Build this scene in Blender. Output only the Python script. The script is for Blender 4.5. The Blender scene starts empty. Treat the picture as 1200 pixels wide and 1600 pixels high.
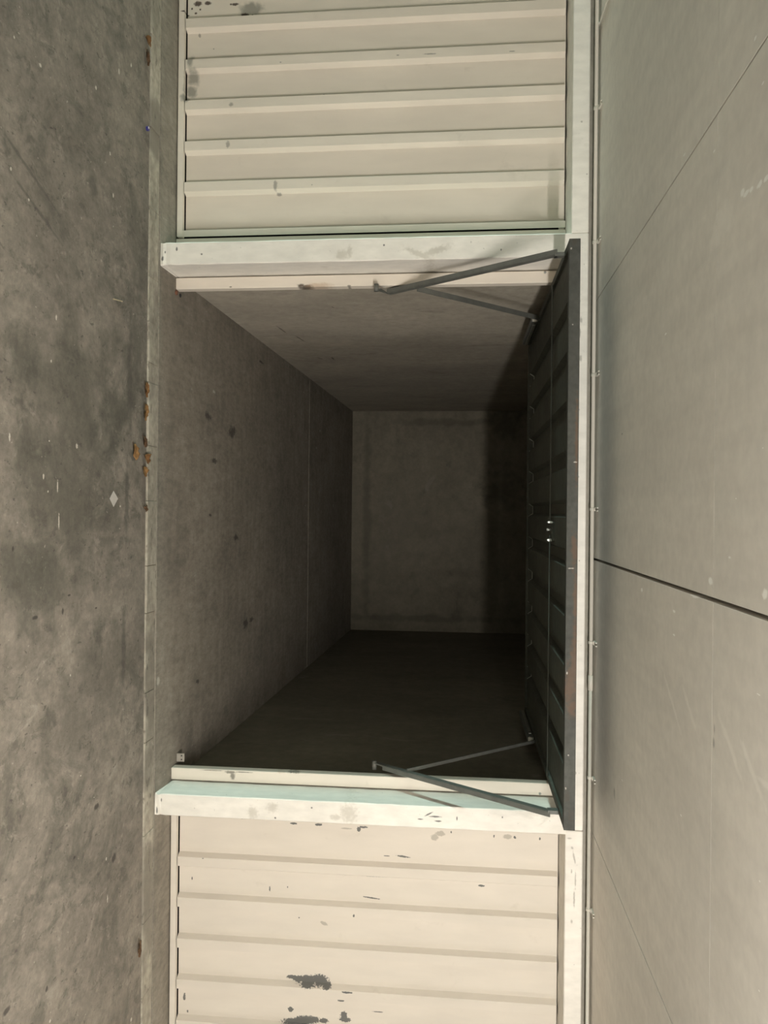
import bpy, bmesh, math, random
from mathutils import Vector, Matrix
random.seed(7)
S = bpy.context.scene
COL = S.collection

# ------------------------------------------------------------------ camera
F = 1215.0; PITCH = math.radians(-5.5); ROLL = math.radians(0.56); H = 1.5
FW = Vector((0, math.cos(PITCH), math.sin(PITCH)))
R0 = Vector((1, 0, 0)); U0 = R0.cross(FW)
RT = math.cos(ROLL)*R0 + math.sin(ROLL)*U0        # real right  (= down in the picture)
UP = -math.sin(ROLL)*R0 + math.cos(ROLL)*U0       # real up     (= right in the picture)
cam_d = bpy.data.cameras.new('camera'); cam = bpy.data.objects.new('camera', cam_d); COL.objects.link(cam)
cam_d.sensor_fit = 'VERTICAL'; cam_d.sensor_height = 36.0; cam_d.lens = 36.0*F/1600.0
cam_d.clip_start = 0.02
cx_, cy_ = UP, -RT                                 # picture right / picture up: the phone was turned on its side
m3 = Matrix((cx_, cy_, -FW)).transposed()
cam.matrix_world = Matrix.Translation((0, 0, H)) @ m3.to_4x4()
S.camera = cam

# ------------------------------------------------------------------ light
S.view_settings.view_transform = 'Standard'; S.view_settings.look = 'None'
S.view_settings.gamma = 1.0; S.view_settings.use_curve_mapping = False
S.view_settings.exposure = 0.10
W = bpy.data.worlds.new('world'); S.world = W; W.use_nodes = True
W.node_tree.nodes['Background'].inputs[0].default_value = (0.9, 0.95, 0.92, 1)
W.node_tree.nodes['Background'].inputs[1].default_value = 0.03

def tube_light(name, x0, x1, y, z, watts, col, n=10):
    """A fluorescent tube along the aisle: a row of small omnidirectional sources."""
    for i in range(n):
        l = bpy.data.lights.new(name, 'POINT'); l.energy = watts/n; l.color = col
        l.shadow_soft_size = 0.035
        o = bpy.data.objects.new(name, l); COL.objects.link(o)
        o.location = (x0 + (x1-x0)*(i+.5)/n, y, z)
tube_light('warm_light', 0.6, 2.0, 0.2, 2.02, 375, (1.0, 0.95, 0.885))
tube_light('warm_light', 6.4, 7.8, 0.2, 2.02, 215, (1.0, 0.95, 0.885), 5)  # second row added out of view to brighten the ceiling at right
# cool daylight from the entrance at the far left end of the aisle
dl = bpy.data.lights.new('entrance_daylight', 'AREA'); dl.shape = 'RECTANGLE'; dl.size = 1.6; dl.size_y = 0.9
dl.energy = 1500; dl.color = (0.70, 1.0, 0.93)
do = bpy.data.objects.new('entrance_daylight', dl); COL.objects.link(do)
do.location = (-16.0, 2.68, 1.1); do.rotation_euler = (0, -math.pi/2, 0)

# ------------------------------------------------------------------ picture helpers (a pixel is a direction only)
def ray(px, py): return FW*F + RT*(py-800) + UP*(px-600)
def at(px, py, X=None, Y=None, Z=None):
    d = ray(px, py); o = Vector((0, 0, H))
    t = X/d.x if X is not None else (Y/d.y if Y is not None else (Z-H)/d.z)
    return o + d*t
YP = 3.74      # front plane of the piers
YJ = 3.925     # plane of the steel door frames
ZC = 2.139     # ceiling
XL, XR, YB = -1.217, 1.43, 9.35
def zf(y): return 0.0 if y < YP else 0.011 + .0348*(y-YP)      # the box floor rises towards the back

# ------------------------------------------------------------------ mesh helpers
def link(name, verts, faces, mat, parent=None, smooth=False):
    me = bpy.data.meshes.new(name); me.from_pydata([tuple(v) for v in verts], [], faces); me.update()
    bm = bmesh.new(); bm.from_mesh(me); bmesh.ops.recalc_face_normals(bm, faces=bm.faces); bm.to_mesh(me); bm.free()
    o = bpy.data.objects.new(name, me); COL.objects.link(o)
    if mat: me.materials.append(mat)
    if parent: o.parent = parent
    if smooth:
        for p in me.polygons: p.use_smooth = True
    return o
BOXF = [(0,1,3,2),(4,6,7,5),(0,4,5,1),(2,3,7,6),(0,2,6,4),(1,5,7,3)]
def boxv(x0, x1, y0, y1, z0, z1): return [(x, y, z) for x in (x0, x1) for y in (y0, y1) for z in (z0, z1)]
def box(name, x0, x1, y0, y1, z0, z1, mat, parent=None, bevel=0.0, seg=1):
    o = link(name, boxv(x0, x1, y0, y1, z0, z1), BOXF, mat, parent)
    if bevel:
        bm = bmesh.new(); bm.from_mesh(o.data)
        bmesh.ops.bevel(bm, geom=bm.edges[:], offset=bevel, segments=seg, affect='EDGES'); bm.to_mesh(o.data); bm.free()
    return o
class MB:
    def __init__(s): s.v = []; s.f = []
    def add(s, v, f):
        n = len(s.v); s.v += [tuple(a) for a in v]; s.f += [tuple(i+n for i in q) for q in f]
    def box(s, *a): s.add(boxv(*a), BOXF)
    def tube(s, pts, r, n=8, cap=True):
        pts = [Vector(p) for p in pts]; rings = []
        for i, p in enumerate(pts):
            d = (pts[min(i+1, len(pts)-1)] - pts[max(i-1, 0)]).normalized()
            a = d.orthogonal().normalized() if abs(d.x) > .9 or True else None
            ref = Vector((0, 0, 1)) if abs(d.z) < .9 else Vector((1, 0, 0))
            a = d.cross(ref).normalized(); b = d.cross(a)
            rings.append([p + r*(math.cos(2*math.pi*k/n)*a + math.sin(2*math.pi*k/n)*b) for k in range(n)])
        v = [q for ring in rings for q in ring]; f = []
        for i in range(len(pts)-1):
            for k in range(n):
                f.append((i*n+k, i*n+(k+1) % n, (i+1)*n+(k+1) % n, (i+1)*n+k))
        if cap: f.append(tuple(range(n))); f.append(tuple((len(pts)-1)*n+k for k in range(n)))
        s.add(v, f)
    def flatbar(s, pts, w, t):
        """flat bar through pts lying in a plane of constant X-ish: w across in YZ, t thick in X"""
        pts = [Vector(p) for p in pts]; v = []
        for i, p in enumerate(pts):
            d = (pts[min(i+1, len(pts)-1)] - pts[max(i-1, 0)]).normalized()
            n = Vector((1, 0, 0)).cross(d).normalized(); x = Vector((1, 0, 0))
            v += [p + n*w/2 + x*t/2, p + n*w/2 - x*t/2, p - n*w/2 - x*t/2, p - n*w/2 + x*t/2]
        f = [(0,1,2,3), tuple(4*(len(pts)-1)+k for k in range(4))]
        for i in range(len(pts)-1):
            for k in range(4): f.append((4*i+k, 4*i+(k+1) % 4, 4*i+4+(k+1) % 4, 4*i+4+k))
        s.add(v, f)
    def build(s, name, mat, parent=None, smooth=False): return link(name, s.v, s.f, mat, parent, smooth)
def empty(name, loc=(0,0,0)):
    o = bpy.data.objects.new(name, None); COL.objects.link(o); o.location = loc; o.empty_display_size = .1; return o
def adopt(o, root):
    """parent a world-space mesh under root, keeping it where it stands"""
    o.parent = root; o.matrix_parent_inverse = Matrix.Translation(root.location).inverted(); return o
def tag(o, label=None, cat=None, group=None, kind=None):
    if label: o['label'] = label
    if cat: o['category'] = cat
    if group: o['group'] = group
    if kind: o['kind'] = kind
    return o

# ------------------------------------------------------------------ materials
def srgb(r, g, b):
    c = [x/255 for x in (r, g, b)]
    return tuple(x/12.92 if x <= .04045 else ((x+.055)/1.055)**2.4 for x in c)
class M:
    def __init__(s, name, rough=.7, metallic=0.0, spec=.4):
        s.m = bpy.data.materials.new(name); s.m.use_nodes = True; s.t = s.m.node_tree; s.n = s.t.nodes
        s.b = s.n['Principled BSDF']; s.b.inputs['Roughness'].default_value = rough
        s.b.inputs['Metallic'].default_value = metallic; s.b.inputs['Specular IOR Level'].default_value = spec
        tc = s.n.new('ShaderNodeTexCoord'); s.co = tc.outputs['Object']; s.col = None; s.h = None
    def L(s, a, b): s.t.links.new(a, b)
    def math(s, op, a, b=None, clamp=False):
        n = s.n.new('ShaderNodeMath'); n.operation = op; n.use_clamp = clamp
        for i, x in enumerate((a, b)):
            if x is None: continue
            if isinstance(x, (int, float)): n.inputs[i].default_value = x
            else: s.L(x, n.inputs[i])
        return n.outputs[0]
    def scaled(s, sc, co=None):
        n = s.n.new('ShaderNodeMapping'); n.inputs['Scale'].default_value = sc if not isinstance(sc, (int, float)) else (sc,)*3
        s.L(co or s.co, n.inputs[0]); return n.outputs[0]
    def noise(s, sc, detail=4, rough=.55, dist=0.0, w=0.0):
        n = s.n.new('ShaderNodeTexNoise'); 
        n.inputs['Scale'].default_value = 1.0; n.inputs['Detail'].default_value = detail
        n.inputs['Roughness'].default_value = rough; n.inputs['Distortion'].default_value = dist
        v = s.scaled(sc); v.node.inputs['Location'].default_value = (w*3.7, w*1.9, w*2.3)
        s.L(v, n.inputs['Vector']); return n.outputs['Fac']
    def ramp(s, x, lo, hi):
        n = s.n.new('ShaderNodeMapRange'); n.inputs[1].default_value = lo; n.inputs[2].default_value = hi
        n.interpolation_type = 'SMOOTHSTEP'
        s.L(x, n.inputs[0]); return n.outputs[0]
    def base(s, c): 
        n = s.n.new('ShaderNodeRGB'); n.outputs[0].default_value = (*c, 1); s.col = n.outputs[0]; return s
    def mix(s, fac, c):
        n = s.n.new('ShaderNodeMix'); n.data_type = 'RGBA'
        if isinstance(fac, (int, float)): n.inputs[0].default_value = fac
        else: s.L(fac, n.inputs[0])
        s.L(s.col, n.inputs[6])
        if isinstance(c, tuple): n.inputs[7].default_value = (*c, 1)
        else: s.L(c, n.inputs[7])
        s.col = n.outputs[2]; return s
    def mul(s, x):      # multiply the colour by a grey factor socket
        n = s.n.new('ShaderNodeVectorMath'); n.operation = 'SCALE'
        s.L(s.col, n.inputs[0]); s.L(x, n.inputs['Scale']); s.col = n.outputs[0]; return s
    def vary(s, sc, amt, lo=.3, hi=.7, **k):   # brightness variation of +-amt
        r = s.n.new('ShaderNodeMapRange'); r.inputs[1].default_value = lo; r.inputs[2].default_value = hi
        r.inputs[3].default_value = 1-amt; r.inputs[4].default_value = 1+amt
        s.L(s.noise(sc, **k), r.inputs[0]); return s.mul(r.outputs[0])
    def marks(s, ells, axis, color, op=1.0, soft=.25, wob=.5, wsc=60.0):
        """wear and other marks with shapes of their own. ells: (centre3, r1, r2, rot) in the plane across `axis`"""
        nz = s.n.new('ShaderNodeTexNoise'); nz.inputs['Scale'].default_value = wsc; nz.inputs['Detail'].default_value = 3
        s.L(s.co, nz.inputs['Vector'])
        dn = s.math('MULTIPLY', s.math('SUBTRACT', nz.outputs['Fac'], .5), wob*2.6)
        acc = None
        for c, r1, r2, rot in ells:
            mp = s.n.new('ShaderNodeMapping'); mp.vector_type = 'TEXTURE'
            mp.inputs['Location'].default_value = c
            if axis == 'Z': sc = (r1, r2, 50); ro = (0, 0, rot)
            elif axis == 'Y': sc = (r1, 50, r2); ro = (0, -rot, 0)
            else: sc = (50, r1, r2); ro = (rot, 0, 0)
            mp.inputs['Scale'].default_value = sc; mp.inputs['Rotation'].default_value = ro
            s.L(s.co, mp.inputs[0])
            ln = s.n.new('ShaderNodeVectorMath'); ln.operation = 'LENGTH'; s.L(mp.outputs[0], ln.inputs[0])
            acc = ln.outputs['Value'] if acc is None else s.math('MINIMUM', acc, ln.outputs['Value'])
        d = s.math('ADD', acc, dn)
        f = s.math('MULTIPLY', s.ramp(d, 1+soft, 1-soft), op)
        return s.mix(f, color)
    def bump(s, sc, strength, dist=.002, **k):
        n = s.n.new('ShaderNodeBump'); n.inputs['Strength'].default_value = strength; n.inputs['Distance'].default_value = dist
        s.L(s.noise(sc, **k), n.inputs['Height'])
        if s.h: s.L(s.h, n.inputs['Normal'])
        s.h = n.outputs[0]; return s
    def done(s):
        if s.col: s.L(s.col, s.b.inputs['Base Color'])
        if s.h: s.L(s.h, s.b.inputs['Normal'])
        return s.m

def EY(y0, *ps):      # ellipses on a wall plane Y = y0 from picture marks (px, py, rx, ry[, rot])
    out = []
    for p in ps:
        px, py, rx, ry = p[:4]; rot = p[4] if len(p) > 4 else 0
        k = y0/F
        c = at(px, py, Y=y0); out.append((tuple(c), ry*k, rx*k, rot))
    return out
def EZ(z0, *ps):      # the same on a horizontal plane
    out = []
    for p in ps:
        px, py, rx, ry = p[:4]; rot = p[4] if len(p) > 4 else 0
        c = at(px, py, Z=z0); a = at(px-rx, py, Z=z0); b = at(px+rx, py, Z=z0); d = at(px, py+ry, Z=z0)
        out.append((tuple(c), max(abs(d.x-c.x), .0015), max(abs(b.y-a.y)/2, .0015), rot))
    return out

DARK = srgb(62, 64, 62)
# -- aisle floor
m = M('aisle_concrete', .75, spec=.3).base((.215, .192, .160))
m.vary(.9, .16, w=1); m.vary((5, 4, 4), .22, detail=6, rough=.7, w=2); m.vary((22, 15, 20), .22, detail=6, rough=.75, w=3)
m.mix(m.math('MULTIPLY', m.ramp(m.noise(2.2, 6, .72, .6, w=9), .47, .62), .55), (.085, .082, .068))
m.mix(m.math('MULTIPLY', m.ramp(m.noise((11, 8, 8), 6, .72, .4, w=12), .54, .64), .50), (.075, .070, .058))
m.mix(m.math('MULTIPLY', m.ramp(m.noise((9, 7, 8), 6, .75, .5, w=15), .56, .68), .45), (.36, .33, .28))
m.mix(m.math('MULTIPLY', m.ramp(m.noise((42, 26, 30), 4, .6, .2, w=16), .64, .70), .60), (.05, .046, .040))
m.mix(m.math('MULTIPLY', m.ramp(m.noise((55, 40, 30), 3, .5, w=17), .70, .74), .55), (.45, .42, .36))
m.marks(EZ(0, (120, 640, 70, 120), (110, 800, 60, 80), (60, 900, 40, 60), (70, 720, 40, 70)), 'Z', (.080, .077, .062), .62, .7, 1.6, 5.0)
m.marks(EZ(0, (160, 1050, 60, 60), (130, 1130, 40, 40)), 'Z', (.09, .085, .07), .5, .7, 1.6, 6.0)
m.marks(EZ(0, (45, 265, 50, 3, -.35), (60, 330, 40, 3, -.35), (145, 290, 6, 18, .15), (203, 600, 4, 90), (198, 780, 3, 60), (193, 1010, 3, 60)), 'Z', (.075, .07, .06), .55, .5, .7, 25)
m.marks(EZ(0, (63, 102, 1.86, 3.00), (150, 137, 1.24, 3.00), (186, 112, 0.93, 4.50), (205, 102, 0.93, 3.00), (22, 58, 1.24, 2.25), (45, 312, 1.24, 2.25), (17, 264, 1.24, 3.00), (172, 240, 0.93, 3.00), (177, 305, 0.93, 3.75),
    (88, 496, 1.24, 3.75), (80, 564, 0.93, 2.25), (120, 697, 1.55, 3.75), (15, 683, 1.24, 6.75), (77, 689, 0.93, 1.12), (68, 744, 1.24, 4.50), (90, 760, 0.93, 9.00), (92, 815, 0.93, 12.00), (188, 791, 0.93, 1.50),
    (75, 768, 0.93, 1.50), (110, 1055, 0.74, 1.88), (126, 1212, 0.87, 1.05), (147, 1246, 0.62, 0.75), (166, 1342, 0.93, 2.25), (168, 1404, 0.62, 6.00), (78, 1596, 1.24, 2.25), (205, 1593, 1.24, 3.00)), 'Z', (.62, .58, .50), .8, .25, .6, 130)
m.marks(EZ(0, (20, 858, 1.5, 4), (98, 955, 1.5, 5), (55, 965, 4, 3), (108, 930, 2, 1.5), (150, 950, 1.5, 1.5), (116, 1340, 2, 2), (151, 1260, 4, 4), (178, 1340, 3, 6), (73, 1545, 2, 4), (10, 1580, 6, 5)), 'Z', (.035, .032, .028), .8, .4, .4, 60)
m.vary((60, 60, 60), .10, w=5); m.bump(40, .35, .003, detail=6); m.bump(160, .25, .001)
AISLE = m.done()
# -- joint strip
m = M('joint_mortar', .8, spec=.25).base((.36, .33, .27)); m.vary((3, 8, 8), .25, w=4); m.vary(30, .22, detail=6, w=5)
m.mix(m.math('MULTIPLY', m.ramp(m.noise(2.0, 3, .5, w=22), .52, .6), .75), (.20, .18, .15))
m.mix(m.math('MULTIPLY', m.ramp(m.noise((14, 30, 20), 4, w=7), .60, .68), .6), (.10, .09, .075)); m.bump(60, .5, .003); MORTAR = m.done()
# -- box floor
m = M('box_concrete', .78, spec=.25).base((.245, .220, .182))
m.vary(1.1, .14, w=31); m.vary((3, 14, 6), .12, detail=5, w=32); m.vary((34, 16, 20), .24, detail=6, rough=.75, w=33); m.vary((8, 4, 6), .14, detail=6, rough=.7, w=34)
m.mix(m.math('MULTIPLY', m.ramp(m.noise((60, 30, 30), 3, .5, w=39), .68, .73), .5), (.42, .39, .33))
m.mix(m.math('MULTIPLY', m.ramp(m.noise((4, 2.5, 4), 5, .7, w=36), .56, .70), .35), (.09, .082, .068))
m.marks([(tuple(at(x, y, Z=.08)), ry*.0026, rx*.012, 0) for x, y, rx, ry in ((337, 650, 4, 8), (370, 675, 5, 14), (410, 566, 4, 3), (340, 805, 1.5, 3), (388, 975, 4, 12), (396, 968, 3, 6), (322, 1065, 2, 4), (375, 840, 3, 8), (345, 720, 4, 5))],
        'Z', (.035, .03, .026), .75, .5, 1.0, 45)
m.marks([(tuple(at(x, y, Z=.08)), ry*.004, rx*.014, 0) for x, y, rx, ry in ((468, 613, 1.2, 1.2), (490, 673, 1.2, 3), (470, 790, 1.2, 2), (508, 790, 1.2, 3), (345, 612, 1.5, 2), (262, 822, 2, 3), (268, 1065, 1.2, 5), (485, 700, 1.5, 2), (455, 650, 1, 1))],
        'Z', (.5, .47, .4), .8, .4, .4, 60)
m.bump(50, .3, .002, detail=5); BOXFLOOR = m.done()
# -- box walls
def wall_mat(name, base, horiz):
    m = M(name, .8, spec=.2).base(base)
    m.vary(.8, .12, w=41); m.vary(horiz, .14, detail=6, rough=.65, w=42); m.vary((14, 14, 14), .16, detail=6, rough=.75, w=43)
    m.mix(m.math('MULTIPLY', m.ramp(m.noise(tuple(x*1.6 for x in horiz), 5, .65, .4, w=44), .58, .72), .35), (.08, .073, .058))
    m.mix(m.math('MULTIPLY', m.ramp(m.noise(tuple(x*1.2 for x in horiz), 5, .6, .8, w=47), .66, .72), .35), (.34, .32, .28))
    return m
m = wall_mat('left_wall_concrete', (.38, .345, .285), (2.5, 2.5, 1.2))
m.marks([(tuple(at(x, y, X=XL)), a, b, r) for x, y, a, b, r in ((440, 515, .10, .006, .1), (470, 530, .09, .006, .15), (520, 480, .015, .006, .4), (520, 560, .05, .008, 0), (500, 560, .04, .006, .4), (482, 592, .30, .012, 0))], 'X', (.06, .055, .045), .7, .5, .6, 20)
m.bump(30, .3, .003, detail=5); LWALL = m.done()
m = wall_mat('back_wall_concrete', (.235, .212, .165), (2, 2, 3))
m.marks(EY(YB, (573, 830, 6, 170), (650, 966, 130, 5), (690, 660, 60, 5)), 'Y', (.10, .09, .07), .5, .6, 1.0, 6)  # darker strips along the foot and beside both corners
m.marks(EY(YB, (790, 665, 25, 18), (790, 760, 30, 26), (800, 640, 20, 10)), 'Y', (.06, .055, .045), .5, .8, 1.2, 9)  # darker patches high on the wall
m.bump(20, .3, .004); BWALL = m.done()
m = wall_mat('right_wall_concrete', (.19, .172, .135), (2.5, 2.5, 1.2)); m.bump(30, .3, .003); RWALL = m.done()  # base lowered: part of this wall's shade is in its colour
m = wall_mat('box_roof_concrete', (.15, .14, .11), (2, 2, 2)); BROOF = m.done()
# -- ceiling slabs
m = M('ceiling_paint', .7, spec=.3).base((.76, .72, .655))
m.vary(.7, .08, w=51); m.vary((12, 1.2, 4), .05, detail=4, w=52); m.vary((25, 25, 25), .05, detail=5, w=53)
m.mix(m.math('MULTIPLY', m.ramp(m.noise(1.3, 4, .6, w=55), .5, .7), .18), (.57, .555, .51))
m.marks(EZ(ZC, (1160, 301, 3, 6), (1166, 302, 5, 4), (1174, 296, 3, 4), (1187, 288, 4, 5), (1198, 278, 5, 4), (1195, 928, 4, 8), (1140, 871, 2, 2), (1110, 908, 3, 6), (1085, 930, 6, 4), (1180, 960, 8, 3), (1003, 922, 1.5, 3), (1053, 992, 1.5, 1.5),
    (1040, 522, 1.5, 1.5), (1116, 236, 1.5, 1.5), (1069, 242, 1.5, 1.5), (1180, 60, 2, 3), (1192, 700, 1, 1), (1150, 779, 1, 1), (1053, 955, 2, 2), (1187, 1377, 1, 1), (1186, 1548, 1, 1), (1064, 1274, 1.2, 1.2), (972, 1219, 1, 1), (1192, 130, 2, 2), (1185, 1085, 3, 1)), 'Z', (1.0, .98, .93), 1.0, .3, .4, 60)
m.marks(EZ(ZC, (1130, 345, 14, 22, .2), (1120, 370, 10, 14), (1048, 1090, 18, 4, .6), (1078, 1110, 12, 5, .6), (1140, 1165, 22, 6, .6), (1175, 1205, 22, 6, .6), (1195, 1225, 10, 5)), 'Z', (.95, .91, .84), .35, .6, .9, 40)
m.marks(EZ(ZC, (960, 1240, 1, 8), (972, 678, 1, 1.5), (1115, 1160, 1.5, 8), (1116, 1140, 1, 10)), 'Z', (.2, .19, .17), .5, .5, .6, 25)
m.bump(90, .12, .001); CEIL = m.done()
# -- white piers and lintels
m = M('pier_paint', .6, spec=.35).base((.80, .765, .70)); m.vary(2.0, .05, w=61); m.vary((25, 25, 10), .07, detail=5, w=62)
m.mix(m.math('MULTIPLY', m.ramp(m.noise((60, 60, 60), 3, .6, w=66), .70, .74), .45), (.30, .28, .25))
m.mix(m.math('MULTIPLY', m.ramp(m.noise((7, 7, 4), 5, .6, .5, w=64), .62, .74), .35), (.45, .42, .36))
m.marks(EY(YP, (545, 1271, 12, 13), (395, 1270, 7, 9), (425, 1262, 9, 7), (525, 1277, 8, 4), (535, 398, 10, 7), (546, 393, 4, 8), (680, 392, 22, 5, .3), (655, 397, 22, 4, -.4)), 'Y', (.42, .38, .31), .45, .6, .8, 70)
m.marks(EY(YP, (276, 389, 1.5, 3), (315, 397, 1.4, 1.4), (254, 404, 2, 4), (600, 383, 1.5, 1.5), (258, 394, 1, 2), (597, 414, 1.2, 1.2), (680, 1276, 8, 1.3), (670, 1272, 6, 1.2, .5), (684, 1283, 5, 1.2), (714, 1279, 1, 3), (657, 1280, 4, 1), (785, 1277, 1, 1.5), (487, 1262, 1.5, 1.5),
    (245, 1266, 1.2, 5), (252, 1250, 1, 3), (783, 390, 1, 1.5), (430, 1278, 1.4, 1.4)), 'Y', DARK, .8, .4, .4, 90)
m.marks(EY(YP, (905, 640, 1, 1), (900, 690, 2, 2.5), (903, 745, 2, 2), (901, 865, 1.4, 1.4), (905, 876, 1.2, 1.2), (899, 1208, 1.4, 2), (897, 1340, 1.2, 9, .2), (894, 1325, 2, 2), (899, 1375, 1, 12), (893, 1362, 1, 3), (893, 1440, 1.4, 3), (908, 500, 2, 4), (906, 470, 1, 2), (907, 560, 2, 5), (897, 1405, 1.2, 12), (890, 1310, 3, 1.5), (909, 190, 1.4, 1.4), (917, 272, 1, 1), (906, 520, 1.2, 6)), 'Y', (.28, .26, .23), .6, .5, .6, 90)
m.bump(60, .15, .001); PIER = m.done()
# -- cream door paint, one per leaf because each has its own wear
def door_paint(name, c=(.75, .685, .595)):
    m = M(name, .5, spec=.4).base(c); m.vary(1.5, .03, w=71); m.vary((14, 14, 3), .035, detail=4, w=72)
    m.mix(m.math('MULTIPLY', m.ramp(m.noise((6, 6, 5), 5, .65, .3, w=74), .62, .76), .22), (.40, .36, .29)); return m
m = door_paint('left_door_paint')
m.marks(EY(YJ+.02, (298, 97, 5, 10), (300, 120, 9, 12), (297, 140, 8, 10), (290, 155, 6, 6), (390, 10, 18, 10), (382, 18, 8, 6)), 'Y', srgb(122, 122, 112), .72, .5, .5, 40)
m.marks(EY(YJ+.02, (300, 8, 16, 14), (322, 4, 12, 10), (296, 22, 8, 3)), 'Y', (.72, .68, .60), .6, .4, .5, 60)
m.marks(EY(YJ+.02, (307, 2, 6, 4), (298, 10, 1.5, 1.5), (311, 11, 1.5, 1.5), (323, 1, 5, 3), (304, 17, 2, 1.5), (290, 21, 5, 1.2), (365, 3, 6, 2), (359, 3, 1.5, 1.5), (381, 20, 6, 3), (393, 20, 1, 1.2)), 'Y', (.05, .028, .018), .9, .35, .5, 90)
m.marks(EY(YJ+.02, (435, 302, 4, 2.4), (431, 291, 3, 7), (362, 165, 3, 3), (622, 88, 2, 1), (672, 86, 9, 1), (439, 99, 1.5, 1), (310, 52, 2, 3), (332, 73, 1, 1), (357, 227, 3, 5), (488, 290, 1, 1), (505, 145, 2, 1), (800, 82, 4, 1)), 'Y', (.15, .14, .12), .6, .4, .5, 90)
DOOR1 = m.bump(60, .06, .001).done()
m = door_paint('right_door_paint', (.70, .645, .565))
m.marks(EY(YJ+.02, (455, 1530, 9, 3), (466, 1533, 10, 5), (480, 1535, 14, 8), (498, 1534, 14, 8), (510, 1541, 7, 4), (543, 1549, 8, 1.6), (453, 1581, 4.5, 4), (480, 1597, 20, 6), (462, 1600, 22, 5), (536, 1590, 5, 6), (538, 1597, 9, 4), (532, 1566, 5, 3), (505, 1599, 7, 4),
    (286, 1561, 2, 6), (291, 1584, 1.5, 2), (457, 1289, 6, 1.6), (497, 1291, 6, 2), (560, 1298, 3, 4), (567, 1295, 7, 1.6), (535, 1368, 9, 1), (585, 1372, 20, .9), (580, 1406, 13, 1.1, -.1), (752, 1387, 5, 1.6), (630, 1341, 10, 1.4, -.1), (604, 1340, 5, .8), (553, 1430, 1.4, 3), (805, 1311, 2, 2), (844, 1313, 1.4, 2), (772, 1309, 1, 2),
    (466, 1437, 1, 1), (705, 1303, 1, 2), (298, 1375, 1, 3), (420, 1392, 1, 4), (448, 1389, 1, 1.5), (318, 1340, 1.4, .8), (590, 1585, 8, .8), (380, 1277, 1.2, 1.2)), 'Y', srgb(86, 88, 86), .92, .12, .55, 110)
m.marks(EY(YJ+.02, (688, 1305, 7, 4), (679, 1311, 6, 5), (793, 1310, 7, 3.5), (505, 1446, 6, 2.5, -.4), (540, 1297, 8, 1.2)), 'Y', srgb(150, 145, 132), .6, .2, .4, 90)
DOOR3 = m.bump(60, .06, .001).done()
m = door_paint('jamb_paint')
m.marks(EY(YJ, (478, 448, 10, 3), (470, 446, 6, 2.5), (598, 455, 6, 5), (458, 1204, 12, 4)), 'Y', (.06, .04, .025), .9, .5, .6, 60)
m.marks(EY(YJ, (500, 446, 18, 4), (478, 1204, 12, 3), (438, 1203, 8, 4)), 'Y', (.42, .28, .16), .5, .6, .6, 60)
m.marks(EY(YJ, (360, 1207, 9, 2.2), (363, 1213, 4, 5), (380, 1207, 14, .8), (330, 1204, 20, .7), (290, 1199, 14, .8), (545, 446, 3, 1), (360, 448, 2, 1)), 'Y', srgb(110, 105, 95), .8, .4, .4, 80)
JAMB = m.bump(60, .06, .001).done()
# -- dark steel of the open leaf
m = M('leaf_steel', .75, spec=.15).base((.085, .088, .074)); m.vary(3, .15, w=81); m.vary(30, .15, detail=5, w=82); LEAF = m.done()
m = M('rail_steel', .65, spec=.25).base((.066, .067, .059)); m.vary(5, .15, w=83); m.vary(40, .2, detail=5, w=84)
m.marks(EY(3.28, (892, 1062, 6, 24), (896, 1040, 5, 30), (893, 1105, 6, 14), (890, 1075, 9, 20), (898, 1010, 3, 40), (899, 940, 3, 40), (901, 690, 2, 60), (897, 860, 4, 25)), 'Y', (.13, .075, .045), .6, .6, 1.0, 50)
m.marks(EY(3.28, (893, 388, 1.2, 1.4), (888, 1180, 1, 1), (884, 1232, 1, 1.5), (895, 507, 1, 1), (892, 888, 4, .8), (898, 722, 3, 1), (886, 1052, 1, 2)), 'Y', (.6, .56, .5), .6, .4, .9, 120)
m.marks(EY(3.28, (886, 1245, 4, 8), (892, 1275, 4, 10), (898, 378, 4, 5)), 'Y', (.07, .062, .05), .6, .5, .6, 60)
RAIL = m.done()
m = M('arm_steel', .5, spec=.45).base((.115, .118, .105)); m.vary(20, .15, w=85); ARM = m.done()
m = M('chrome', .32, .6).base((.85, .88, .86)); m.vary(20, .05); CHROME = m.done()
m = M('clip_metal', .35, .8).base((.45, .46, .43)); m.vary(40, .1); CLIP = m.done()
m = M('roller_nylon', .5).base((.6, .58, .52)); m.vary(40, .1); NYLON = m.done()
m = M('grey_render', .8, spec=.25).base((.30, .28, .24)); m.vary(4, .1); m.vary(30, .1); RENDER = m.done()
m = M('opposite_wall_paint', .8, spec=.2).base((.66, .62, .55)); m.vary(2, .08); OPP = m.done()
m = M('conduit_plastic', .45).base((.58, .55, .48)); m.vary((2, 20, 20), .08); CONDUIT = m.done()
m = M('dark_void', .9).base((.02, .02, .018)); m.vary(5, .2); VOID = m.done()
m = M('zinc_plate', .5, .3).base((.42, .39, .34)); m.vary(30, .15); ZINC = m.done()

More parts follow.
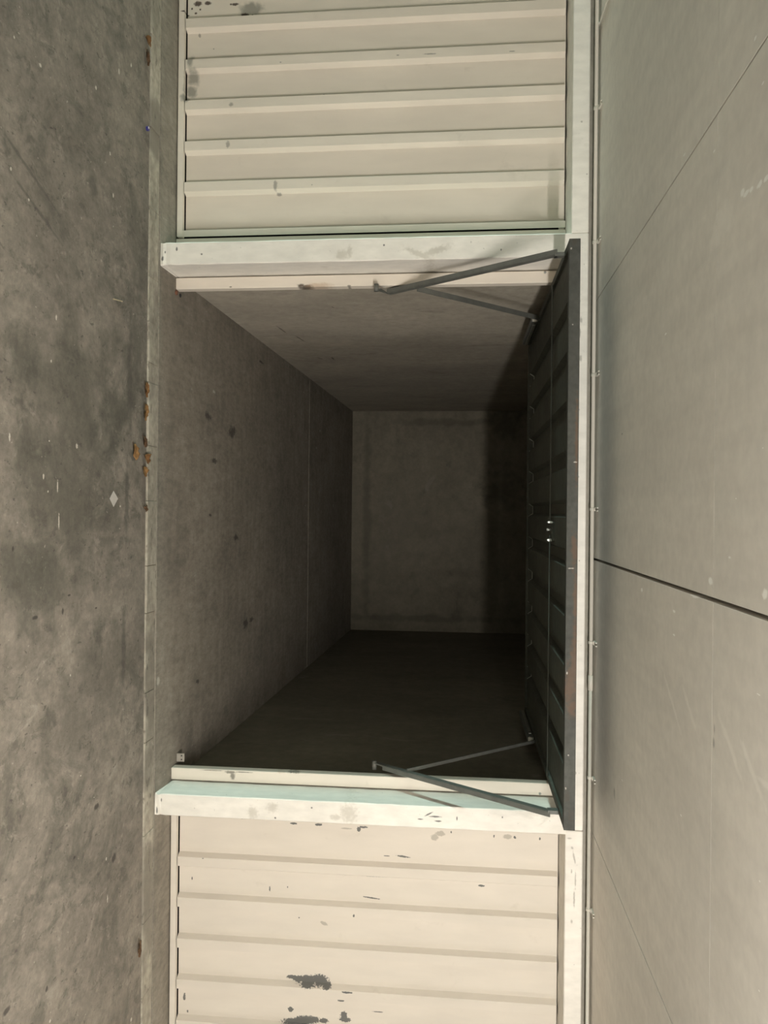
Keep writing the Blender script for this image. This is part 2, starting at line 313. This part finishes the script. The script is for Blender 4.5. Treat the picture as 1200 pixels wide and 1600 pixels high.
# ------------------------------------------------------------------ the setting
fl = tag(empty('floor'), 'mottled grey concrete floor of the aisle and the open box', None, None, 'structure')
XA, XZ, YA = -16.5, 9.0, -3.6
def grid_slab(name, x0, x1, y0, y1, mat, parent, zfun, nx=1, ny=1, thick=.15):
    v = []; f = []
    for j in range(ny+1):
        for i in range(nx+1):
            x = x0+(x1-x0)*i/nx; y = y0+(y1-y0)*j/ny; v.append((x, y, zfun(y)))
    n = len(v); v += [(x, y, z-thick) for x, y, z in v]
    W_ = nx+1
    for j in range(ny):
        for i in range(nx):
            a = j*W_+i; f.append((a, a+1, a+1+W_, a+W_)); f.append((a+n, a+W_+n, a+1+W_+n, a+1+n))
    for i in range(nx): f.append((i, i+n, i+1+n, i+1)); a = ny*W_+i; f.append((a, a+1, a+1+n, a+n))
    for j in range(ny): a = j*W_; f.append((a, a+W_, a+W_+n, a+n)); a = j*W_+nx; f.append((a, a+n, a+W_+n, a+W_))
    return link(name, v, f, mat, parent)
grid_slab('aisle_slab', XA, XZ, YA, 3.612, AISLE, fl, lambda y: 0)
lin = lambda y: .011+.0348*(y-YP)
grid_slab('apron_slab', XA, XZ, 3.733, 3.985, BOXFLOOR, fl, lin)
grid_slab('box_slab', XL-.05, XR+.05, 3.9851, 7.03, BOXFLOOR, fl, lin)
grid_slab('box_slab', XL-.05, XR+.05, 7.036, YB+.1, BOXFLOOR, fl, lambda y: lin(y)+.002)
grid_slab('joint_bed', XA, XZ, 3.60, 3.75, VOID, fl, lambda y: -.012, thick=.1)
cuts = [at(240, y, Z=0).x for y in (-70, 60, 205, 330, 437, 507, 570, 601, 698, 783, 882, 954, 1075, 1150, 1290, 1420, 1530, 1660)]
cuts = [XA] + cuts + [XZ]
for a, b in zip(cuts[:-1], cuts[1:]):
    h = .008 + random.uniform(-.002, .002)
    box('mortar_piece', a+.0008, b-.0008, 3.616+random.uniform(-.003, .003), 3.728, -.02, h, MORTAR, fl, .0025)

def structure(o, label): return tag(o, label, None, None, 'structure')
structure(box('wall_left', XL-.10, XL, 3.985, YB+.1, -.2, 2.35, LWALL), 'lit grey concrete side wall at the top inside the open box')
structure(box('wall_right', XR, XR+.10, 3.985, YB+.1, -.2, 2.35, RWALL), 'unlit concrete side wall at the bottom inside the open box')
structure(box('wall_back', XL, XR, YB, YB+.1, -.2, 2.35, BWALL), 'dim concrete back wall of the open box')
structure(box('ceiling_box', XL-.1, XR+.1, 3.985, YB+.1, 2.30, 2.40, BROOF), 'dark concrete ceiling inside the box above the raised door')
structure(box('wall_opposite', XA, XZ, YA-.1, YA, -.2, 2.5, OPP), 'plain wall on the far side of the aisle')

# ceiling of the aisle: precast slabs with open joints
ce = structure(empty('ceiling'), 'grey painted precast slab ceiling of the aisle with open joints')
cutx = [XA, -14.75, -13.5, -12.25, -11.0, -9.75, -8.5, -7.25, -6.0, -4.75, -3.5, -2.26, -1.012, .213, 1.497, 2.74, 3.98, 5.22, 6.46, 7.7, XZ]
gaps = {-1.012: .0030, .213: .0060, 1.497: .0030}
for i in range(len(cutx)-1):
    g0 = gaps.get(cutx[i], .002); g1 = gaps.get(cutx[i+1], .002)
    dz = 0.0
    for (y0, y1) in ((YA, 2.0255), (2.0275, 3.94)):
        box('ceiling_slab', cutx[i]+g0, cutx[i+1]-g1, y0, y1, ZC+dz*(cutx[i] in gaps or cutx[i+1] in gaps), ZC+.12, CEIL, ce)
box('slab_backing', XA, XZ, YA, 3.95, ZC+.121, ZC+.2, VOID, ce)

# front wall with piers and lintels
wf = structure(empty('wall_front'), 'front wall of white piers and lintels between the garage doors')
PL = (-1.327, -1.217); PR = (1.411, 1.517)
def pier(x0, x1):
    """rough painted concrete pier, chipped at its foot"""
    nx, nz = 5, 40; v = []; f = []
    def ring(z):
        j = .011*max(0, 1-z/.07)
        jit = lambda: random.uniform(-.0012, .0012) + random.uniform(-j, j)
        c = .004
        return [(x0+jit(), YJ+.075, z), (x0+jit(), YP+c, z), (x0+c, YP+jit()*.5, z), (x1-c, YP+jit()*.5, z), (x1+jit(), YP+c, z), (x1+jit(), YJ+.075, z)]
    zs = [-.02, .0, .012, .025, .04, .06, .09] + [.09+(2.017-.09)*k/30 for k in range(1, 31)]
    rings = [ring(z) for z in zs]
    for r in rings: v += r
    for k in range(len(zs)-1):
        for i in range(6):
            f.append((k*6+i, k*6+(i+1) % 6, (k+1)*6+(i+1) % 6, (k+1)*6+i))
    f += [tuple(range(6)), tuple((len(zs)-1)*6+i for i in range(6))]
    return link('pier', v, f, PIER, wf)
pier(*PL); pier(*PR)
pier(-3.98-.11, -3.98); pier(4.17, 4.28)
for a, b, z in ((XA, -1.328, 2.017), (-1.327, 1.495, 1.997), (1.4975, XZ, 2.015)):
    box('lintel', a, b, YP, YJ+.075, z, 2.097, PIER, wf, .004)
box('wall_plate', XA, XZ, YP+.03, YJ+.06, 2.0975, ZC-.0005, RENDER, wf)
box('partition', PL[0]+.002, XL, YJ+.076, 4.1, -.1, 2.3, RENDER, wf)
box('partition', XR, PR[1]-.002, YJ+.076, 4.1, -.1, 2.3, RENDER, wf)
# near-black sheets added for the darkness behind the two closed doors
box('dark_backing', XA, -1.34, 4.06, 4.1, -.1, 2.3, VOID, wf)
box('dark_backing', 1.53, XZ, 4.06, 4.1, -.1, 2.3, VOID, wf)

# ------------------------------------------------------------------ door leaves
def sheet(ribs, x0, x1, z0, z1, T, mat, parent, d_top, d_val, top=.048, slope=.0155, t=.0015):
    """trapezoid-ribbed sheet; ribs = left end of each rib; T maps (x, depth, height) to world"""
    prof = [(x0, d_val)]
    for r in ribs:
        if r < x0+.002 or r+top+2*slope > x1-.002: continue
        prof += [(r, d_val), (r+slope, d_top), (r+slope+top, d_top), (r+2*slope+top, d_val)]
    prof.append((x1, d_val))
    nz = 12; v = []; f = []; n = len(prof)
    for s_ in (0, t):
        for k in range(nz+1):
            for x, d in prof: v.append(T(x, d+s_, z0+(z1-z0)*k/nz))
    B = n*(nz+1)
    for k in range(nz):
        for i in range(n-1):
            a = k*n+i; f.append((a, a+1, a+n+1, a+n)); f.append((B+a, B+a+n, B+a+n+1, B+a+1))
    for i in range(n-1):
        f.append((i, B+i, B+i+1, i+1)); a = nz*n+i; f.append((a, a+1, B+a+1, B+a))
    for k in range(nz):
        a = k*n; f.append((a, a+n, B+a+n, B+a)); a = k*n+n-1; f.append((a, B+a, B+a+n, a+n))
    return link('ribbed_sheet', v, f, mat, parent)
def tbox(name, T, x0, x1, d0, d1, z0, z1, mat, parent, bevel=.0015):
    a = T(x0, d0, z0); b = T(x1, d1, z1)
    return box(name, min(a[0], b[0]), max(a[0], b[0]), min(a[1], b[1]), max(a[1], b[1]), min(a[2], b[2]), max(a[2], b[2]), mat, parent, bevel)
PER = .2135
Tc = lambda x, d, z: (x, YJ+d, z)
def closed_door(name, x0, x1, rib0, paint, label, ja, jb):
    root = empty(name, ((x0+x1)/2, YJ, lin(YJ)))
    parts = []
    z0 = lin(YJ)+.006
    ribs = [rib0 + PER*k for k in range(-14, 15)]
    ribs = [r for r in ribs if r > x0+.03 and r < x1-.10]
    parts.append(sheet(ribs, x0+.028, x1-.028, z0+.034, 2.006, Tc, paint, None, .010, .040))
    parts.append(tbox('bottom_rail', Tc, x0, x1, .000, .030, z0, z0+.030, paint, None))
    parts.append(tbox('top_rail', Tc, x0, x1, .0435, .060, 1.985, 2.012, paint, None))
    parts.append(tbox('stile', Tc, x0, x0+.032, .001, .009, z0+.0305, 2.012, paint, None))
    parts.append(tbox('stile', Tc, x1-.032, x1, .001, .009, z0+.0305, 2.012, paint, None))
    parts.append(tbox('door_jamb', Tc, ja, x0-.010, .004, .060, z0-.004, 2.014, JAMB, None))
    parts.append(tbox('door_jamb', Tc, x1+.010, jb, .004, .060, z0-.004, 2.014, JAMB, None))
    for p in parts: adopt(p, root)
    return tag(root, label, 'garage door', None, 'structure')
# rib positions read off the photograph
r1 = at(290, 285, Y=YJ+.01).x - .0155
closed_door('door_1', -3.90, -1.423, r1, DOOR1, 'upper closed cream ribbed metal door with a grey sprayed patch near its foot', -3.978, -1.3285)
r3 = at(277, 1330.7, Y=YJ+.03).x
closed_door('door_3', 1.560, 4.09, r3, DOOR3, 'lower closed cream ribbed metal door with paint flaked off to dark metal', 1.5185, 4.168)

# the raised door
D0, DX0, DX1, ZT, ZBOT, LEN = 3.285, -1.141, 1.312, 1.991, 1.945, 1.92
To = lambda x, d, z: (x, D0+z, ZT-d)
DC = (DX0+DX1)/2
dr = empty('door_2', (DC, D0+LEN/2, ZBOT))
P = []
ribs = [-.022-.041+PER*k for k in range(-6, 7)]
P.append(sheet(ribs, DX0+.03, DX1-.03, .006, LEN-.006, To, LEAF, None, .003, .030))
P.append(tbox('bottom_rail', To, DX0, DX1, .0, .046, -.004, .004, RAIL, None, .001))
P.append(tbox('bottom_rail_flange', To, DX0+.002, DX1-.002, .034, .046, .0045, .035, RAIL, None, .001))
P.append(tbox('top_rail', To, DX0, DX1, .0, .046, LEN-.004, LEN+.004, LEAF, None, .001))
P.append(tbox('stile', To, DX0, DX0+.032, .002, .045, .0045, LEN-.0045, LEAF, None))
P.append(tbox('stile', To, DX1-.032, DX1, .002, .045, .0045, LEN-.0045, LEAF, None))
# lock with its two rods
yr = 3.848
mb = MB(); mb.tube([(DX0+.03, yr, 1.943), (DC-.02, yr, 1.943)], .0032, 8); P.append(mb.build('lock_rod', ARM, None, True))
mb = MB(); mb.tube([(DC+.02, yr+.012, 1.943), (DX1-.03, yr+.012, 1.943)], .0032, 8); P.append(mb.build('lock_rod', ARM, None, True))
P.append(box('lock_case', DC-.045, DC+.045, yr-.055, yr+.02, 1.945, 1.962, LEAF, None, .002))
P.append(box('lock_bolt', DC-.048, DC-.040, yr-.058, yr-.012, 1.926, 1.950, CHROME, None, .002, 2))
mb = MB(); mb.tube([(DC-.008, yr-.02, 1.946), (DC-.008, yr-.02, 1.925)], .006, 10); P.append(mb.build('lock_spindle', CHROME, None, True))
P.append(box('lock_bolt', DC+.036, DC+.048, yr-.046, yr-.010, 1.926, 1.950, CHROME, None, .003, 2))
# added bright hoops standing in for highlights on the ribs' back ends
for r in ribs:
    if r < DX0+.03 or r > DX1-.12: continue
    mb = MB(); y = D0+LEN-.03
    mb.tube([(r, y, ZT-.034), (r+.018, y, ZT-.008), (r+.064, y, ZT-.008), (r+.082, y, ZT-.034)], .0028, 6)
    P.append(mb.build('rib_end_glint', CLIP, None))
# lifting gear, left and right
for sgn, xa, xs in ((-1, -1.120, DX0), (1, 1.305, DX1)):
    top = at(873, 398, X=xa) if sgn < 0 else at(862, 1268, X=xa)
    low = at(608, 459, X=xa) if sgn < 0 else at(601, 1196, X=xa)
    hk = at(591, 452, X=xa) if sgn < 0 else at(588, 1192, X=xa)
    xj = -1.148 if sgn < 0 else 1.341
    mb = MB(); mb.flatbar([top, low, hk], .030, .006); 
    lip = [top + Vector((sgn*.010, 0, 0)), low + Vector((sgn*.010, 0, 0))]
    mb.flatbar([lip[0] + Vector((0, -.0125, -.009)), lip[1] + Vector((0, -.0125, -.009))], .005, .020)
    a = mb.build('lever_arm', ARM); P.append(a)
    mb = MB(); mb.tube([hk + Vector((-sgn*.010, 0, -.01)), (xj-sgn*.002, hk.y, hk.z-.01)], .012, 12); P.append(mb.build('pivot_pin', ARM, None, True))
    lo2 = at(652, 451, X=xa-sgn*.006) if sgn < 0 else at(636, 1204, X=xa-sgn*.006)
    hi2 = Vector((xa-sgn*.006, 4.50, 1.949))
    mb = MB(); mb.flatbar([lo2, hi2], .007, .026 if sgn < 0 else .017); P.append(mb.build('link_bar', ARM))
    # bracket between arm and leaf
    mb = MB(); mb.tube([top + Vector((-sgn*.008, .006, -.012)), top + Vector((sgn*.012, .006, -.012))], .009, 10)
    mb.box(xa-.008, xa+.008, top.y-.012, top.y+.024, top.z-.018, 1.9455); P.append(mb.build('arm_bracket', ARM))
    # guide bar and roller at the back of the leaf
    P.append(box('guide_bar', xa-.012, xa+.012, 4.56, 5.17, 1.905, 1.9445, ARM, None, .002))
    P.append(box('guide_bar_rib', xa-sgn*.02-.004, xa-sgn*.02+.004, 4.60, 5.12, 1.918, 1.934, CLIP, None, .001))
    mb = MB(); mb.tube([(xa-.016, 4.535, 1.925), (xa+.016, 4.535, 1.925)], .016, 14); P.append(mb.build('roller', NYLON, None, True))
    # jamb that the leaf hangs in, with a screw near its head
    z0 = lin(YJ)+.002
    j0, j1 = (-1.2095, -1.150) if sgn < 0 else (1.343, 1.4040)
    P.append(box('door_jamb', j0, j1, YJ+.004, YJ+.055, z0, 2.014, JAMB, None, .003))
    rb = (-1.156, -1.150) if sgn < 0 else (1.343, 1.349)
    mb = MB(); mb.tube([((j0+j1)/2+sgn*.02, YJ+.004, 1.915), ((j0+j1)/2+sgn*.02, YJ-.002, 1.915)], .006, 10); P.append(mb.build('jamb_screw', CLIP, None, True))
case = [p for p in P if p.name == 'lock_case'][0]
for p in P:
    if p.name.startswith(('lock_bolt', 'lock_spindle')): p.parent = case
    else: adopt(p, dr)
tag(dr, 'raised dark grey garage door lying flat under the ceiling on lever arms', 'garage door', None, 'structure')

# ------------------------------------------------------------------ conduit along the ceiling and a loose cable
cd = empty('conduit', (0, 3.715, 2.121))
mb = MB(); mb.tube([(XA+.2, 3.715, 2.121), (at(924, 1072, Y=3.7).x, 3.715, 2.121)], .0085, 10); adopt(mb.build('pipe', CONDUIT, None, True), cd)
mb = MB(); mb.tube([(at(924, 1072, Y=3.7).x+.001, 3.715, 2.121), (XZ-.2, 3.715, 2.121)], .0085, 10); adopt(mb.build('pipe', CONDUIT, None, True), cd)
xk = at(924, 1068, Y=3.7).x
mb = MB(); mb.tube([(xk-.035, 3.715, 2.121), (xk+.035, 3.715, 2.121)], .0108, 12); adopt(mb.build('coupling', CONDUIT, None, True), cd)
for y in (-45, 167, 377, 585, 796, 1005, 1217, 1424, 1634):
    x = at(928, y, Y=3.7).x; mb = MB()
    arc = [(x, 3.715+.0115*math.cos(a), 2.121+.0115*math.sin(a)) for a in [math.radians(t) for t in range(60, 331, 30)]]
    n = len(arc); v = []
    for p in arc: v += [(p[0]-.006, p[1], p[2]), (p[0]+.006, p[1], p[2])]
    v2 = [(a, 3.715+(b-3.715)*.82, 2.121+(c-2.121)*.82) for a, b, c in v]
    f = []
    for i in range(n-1):
        a = 2*i; f += [(a, a+1, a+3, a+2), (2*n+a, 2*n+a+2, 2*n+a+3, 2*n+a+1), (a, a+2, 2*n+a+2, 2*n+a), (a+1, 2*n+a+1, 2*n+a+3, a+3)]
    mb.add(v, []); mb.add([], []); mb.v += v2; mb.f += f
    for s_ in (-1, 1): mb.box(x+s_*.007-.0022, x+s_*.007+.0022, 3.655, 3.708, ZC-.0075, ZC-.0005)
    mb.box(x-.009, x+.009, 3.698, 3.708, ZC-.010, ZC-.0005)
    adopt(mb.build('saddle_clip', CONDUIT), cd)
tag(cd, 'thin cream conduit pipe clipped along the ceiling edge above the doors', 'pipe')
pts = [at(x, y, Z=ZC-.004) for x, y in ((954, -30), (949, 0), (945, 12), (941, 24), (938, 34), (935, 44))]
pts.append(Vector((pts[-1].x+.01, 3.70, 2.128)))
mb = MB(); mb.tube(pts, .0035, 8); cb = mb.build('cable', CONDUIT, None, True)
tag(cb, 'short loose cream cable branching off the conduit across the ceiling', 'cable')

# ------------------------------------------------------------------ litter on the floor
def leaf_mat(name, c):
    m = M(name, .75, spec=.3).base(c); m.vary(60, .3, detail=5); m.vary((25, 120, 40), .2); return m.bump(120, .4, .001).done()
LM = [leaf_mat('dry_leaf_brown', (.17, .085, .032)), leaf_mat('dry_leaf_tan', (.23, .125, .048)), leaf_mat('dry_leaf_dark', (.10, .055, .028))]
def leaf(px, py, lx, ly, rot, mat, label, curl=.35, seed=0):
    rnd = random.Random(seed); c = at(px, py, Z=.004); n, k = 9, 4; v = []; f = []
    ph = rnd.uniform(0, 6)
    for i in range(n+1):
        t = i/n; w = math.sin(math.pi*min(max(t, .02), .98))**.7*(1+.22*math.sin(11*t+ph)+rnd.uniform(-.12, .12))
        for j in range(-k, k+1):
            s_ = j/k; x = (t-.5)*lx; y = s_*w*ly*.5*(1+rnd.uniform(-.12, .12))
            z = .008 + curl*ly*.4*abs(s_)**1.6*w + .25*curl*lx*(t-.5)**2*2 + rnd.uniform(0, .006)*w + .004*math.sin(5*s_+7*t+ph)
            v.append((x, y, z))
    m_ = 2*k+1; N = len(v)
    v += [(x, y, z+.0008) for x, y, z in v]
    for i in range(n):
        for j in range(2*k):
            a = i*m_+j; f.append((a, a+1, a+m_+1, a+m_)); f.append((N+a, N+a+m_, N+a+m_+1, N+a+1))
    for i in range(n): a = i*m_; f.append((a, a+m_, N+a+m_, N+a)); a += 2*k; f.append((a, N+a, N+a+m_, a+m_))
    for j in range(2*k): f.append((j, N+j, N+j+1, j+1)); a = n*m_+j; f.append((a, a+1, N+a+1, N+a))
    root = empty('dry_leaf', (c.x, c.y, .0)); root.rotation_euler.z = rot
    link('blade', v, f, mat, root, True)
    mb = MB(); mb.tube([(-lx*.62, 0, .003), (-lx*.3, 0, .004), (lx*.3, 0, .0055)], .0011, 5); mb.build('stem', LM[2], root)
    return tag(root, label, 'leaf', 'dry leaves along the floor joint')
leaf(230, 64, .050, .052, 1.2, LM[0], 'orange brown dry leaf on the floor joint beside the upper closed door', seed=1)
leaf(229, 90, .075, .026, .1, LM[2], 'narrow dark dry leaf touching the orange leaf beside the upper door', seed=2)
leaf(226.5, 609, .072, .036, .05, LM[0], 'long curled brown leaf, topmost of the row before the open box', .5, seed=3)
leaf(225, 644, .080, .038, -.05, LM[1], 'long tan leaf second from top in the row before the open box', .5, seed=4)
leaf(224, 690, .055, .034, .3, LM[2], 'small dark leaf just above the crumpled brown leaf on the joint', .4, seed=5)
leaf(209, 706, .075, .060, .2, LM[1], 'broad orange leaf lying off the joint on the aisle floor', .3, seed=6)
leaf(227.5, 717, .052, .062, .8, LM[0], 'crumpled broad brown leaf overlapping the pale joint strip', .45, seed=7)
leaf(224, 737, .050, .044, .4, LM[1], 'small crumpled tan leaf just below the leaf overlapping the joint', .5, seed=8)
leaf(226, 795, .034, .036, 1.0, LM[2], 'tiny dull brown leaf fragment on the joint beside the paper diamond', .3, seed=9)
leaf(215.5, 1482, .075, .026, -.2, LM[2], 'dark reddish dry leaf alone on the joint beside the lower door', .5, seed=10)

# pale diamond of paper
pm = M('pale_paper', .8).base((.50, .48, .44)); pm.vary(30, .06); PAPER = pm.done()
c = at(177, 779, Z=0); q = [at(x, y, Z=0) - c for x, y in ((177, 767), (184, 779), (177, 792), (171, 779))]
v = [(p.x, p.y, .0008) for p in q] + [(p.x, p.y, .0018) for p in q]
o = link('paper_scrap', v, [(0,1,2,3),(4,5,6,7),(0,1,5,4),(1,2,6,5),(2,3,7,6),(3,0,4,7)], PAPER); o.location = (c.x, c.y, 0)
tag(o, 'small pale diamond of paper lying on the aisle floor', 'paper')
# blue cap
bmt = M('blue_plastic', .35).base((.045, .04, .20)); bmt.vary(60, .1); BLUE = bmt.done()
wmt = M('white_plastic', .4).base((.7, .69, .75)); wmt.vary(60, .05); WHITE = wmt.done()
c = at(230, 201, Z=.004); root = empty('bottle_cap', (c.x, c.y, 0))
mb = MB(); mb.tube([(0, 0, 0.001), (0, 0, .012)], .011, 16, True); mb.build('shell', BLUE, root, False)
mb = MB(); mb.tube([(-.003, -.003, .0118), (-.003, -.003, .0135)], .0055, 14, True); mb.build('top_disc', WHITE, root, False)
tag(root, 'tiny blue cap with a white spot on the floor by the upper door', 'cap')
# twig / straw
tm = M('dry_straw', .7).base((.45, .38, .25)); tm.vary(60, .2); STRAW = tm.done()
a, b, d = at(177, 467, Z=.004), at(184, 469, Z=.005), at(191, 471, Z=.004)
mb = MB(); mb.tube([a, b, d], .0028, 6); o = mb.build('twig', STRAW)
tag(o, 'short pale twig on the aisle floor near the upper pier', 'twig')
# zinc plate at the foot of the right jamb
root = empty('angle_bracket', (1.30, 4.06, lin(4.06)))
c = at(277, 1182, Y=4.0); z0 = lin(4.0)
x0, x1 = at(277, 1177, Y=4.0).x, at(277, 1190, Y=4.0).x
pl = box('upright_plate', x0, x1, 4.0, 4.004, z0+.002, z0+.045, ZINC, None, .0012); adopt(pl, root)
adopt(box('foot_plate', x0, x1, 4.0042, 4.05, z0+.003, z0+.007, ZINC, None, .001), root)
for xx in (x0+.012, x1-.012):
    mb = MB(); mb.tube([(xx, 4.0, z0+.030), (xx, 3.9988, z0+.030)], .0036, 10); adopt(mb.build('screw_hole', VOID), root)
tag(root, 'small zinc angle plate with two holes at the lower jamb foot', 'bracket')
# rusty crumb by the left jamb
rm = M('rust_flake', .9).base((.16, .075, .045)); rm.vary(90, .4); RUST = rm.done()
def crumb(px, py, r, mat, label, seed):
    rnd = random.Random(seed); c = at(px, py, Z=lin(4.0)); bm = bmesh.new(); bmesh.ops.create_icosphere(bm, subdivisions=2, radius=r)
    for v_ in bm.verts: v_.co *= rnd.uniform(.75, 1.2); v_.co.z = max(v_.co.z*.6, -r*.25)+r*.25
    me = bpy.data.meshes.new('rust_crumb'); bm.to_mesh(me); bm.free(); me.materials.append(mat)
    o = bpy.data.objects.new('rust_crumb', me); COL.objects.link(o); o.location = (c.x, c.y, lin(c.y)+.0005); return tag(o, label, 'debris')
crumb(275, 457, .014, RUST, 'flake of red rust at the foot of the upper jamb', 3)
crumb(281, 462, .010, VOID, 'black crumb of dirt behind the upper jamb foot', 5)
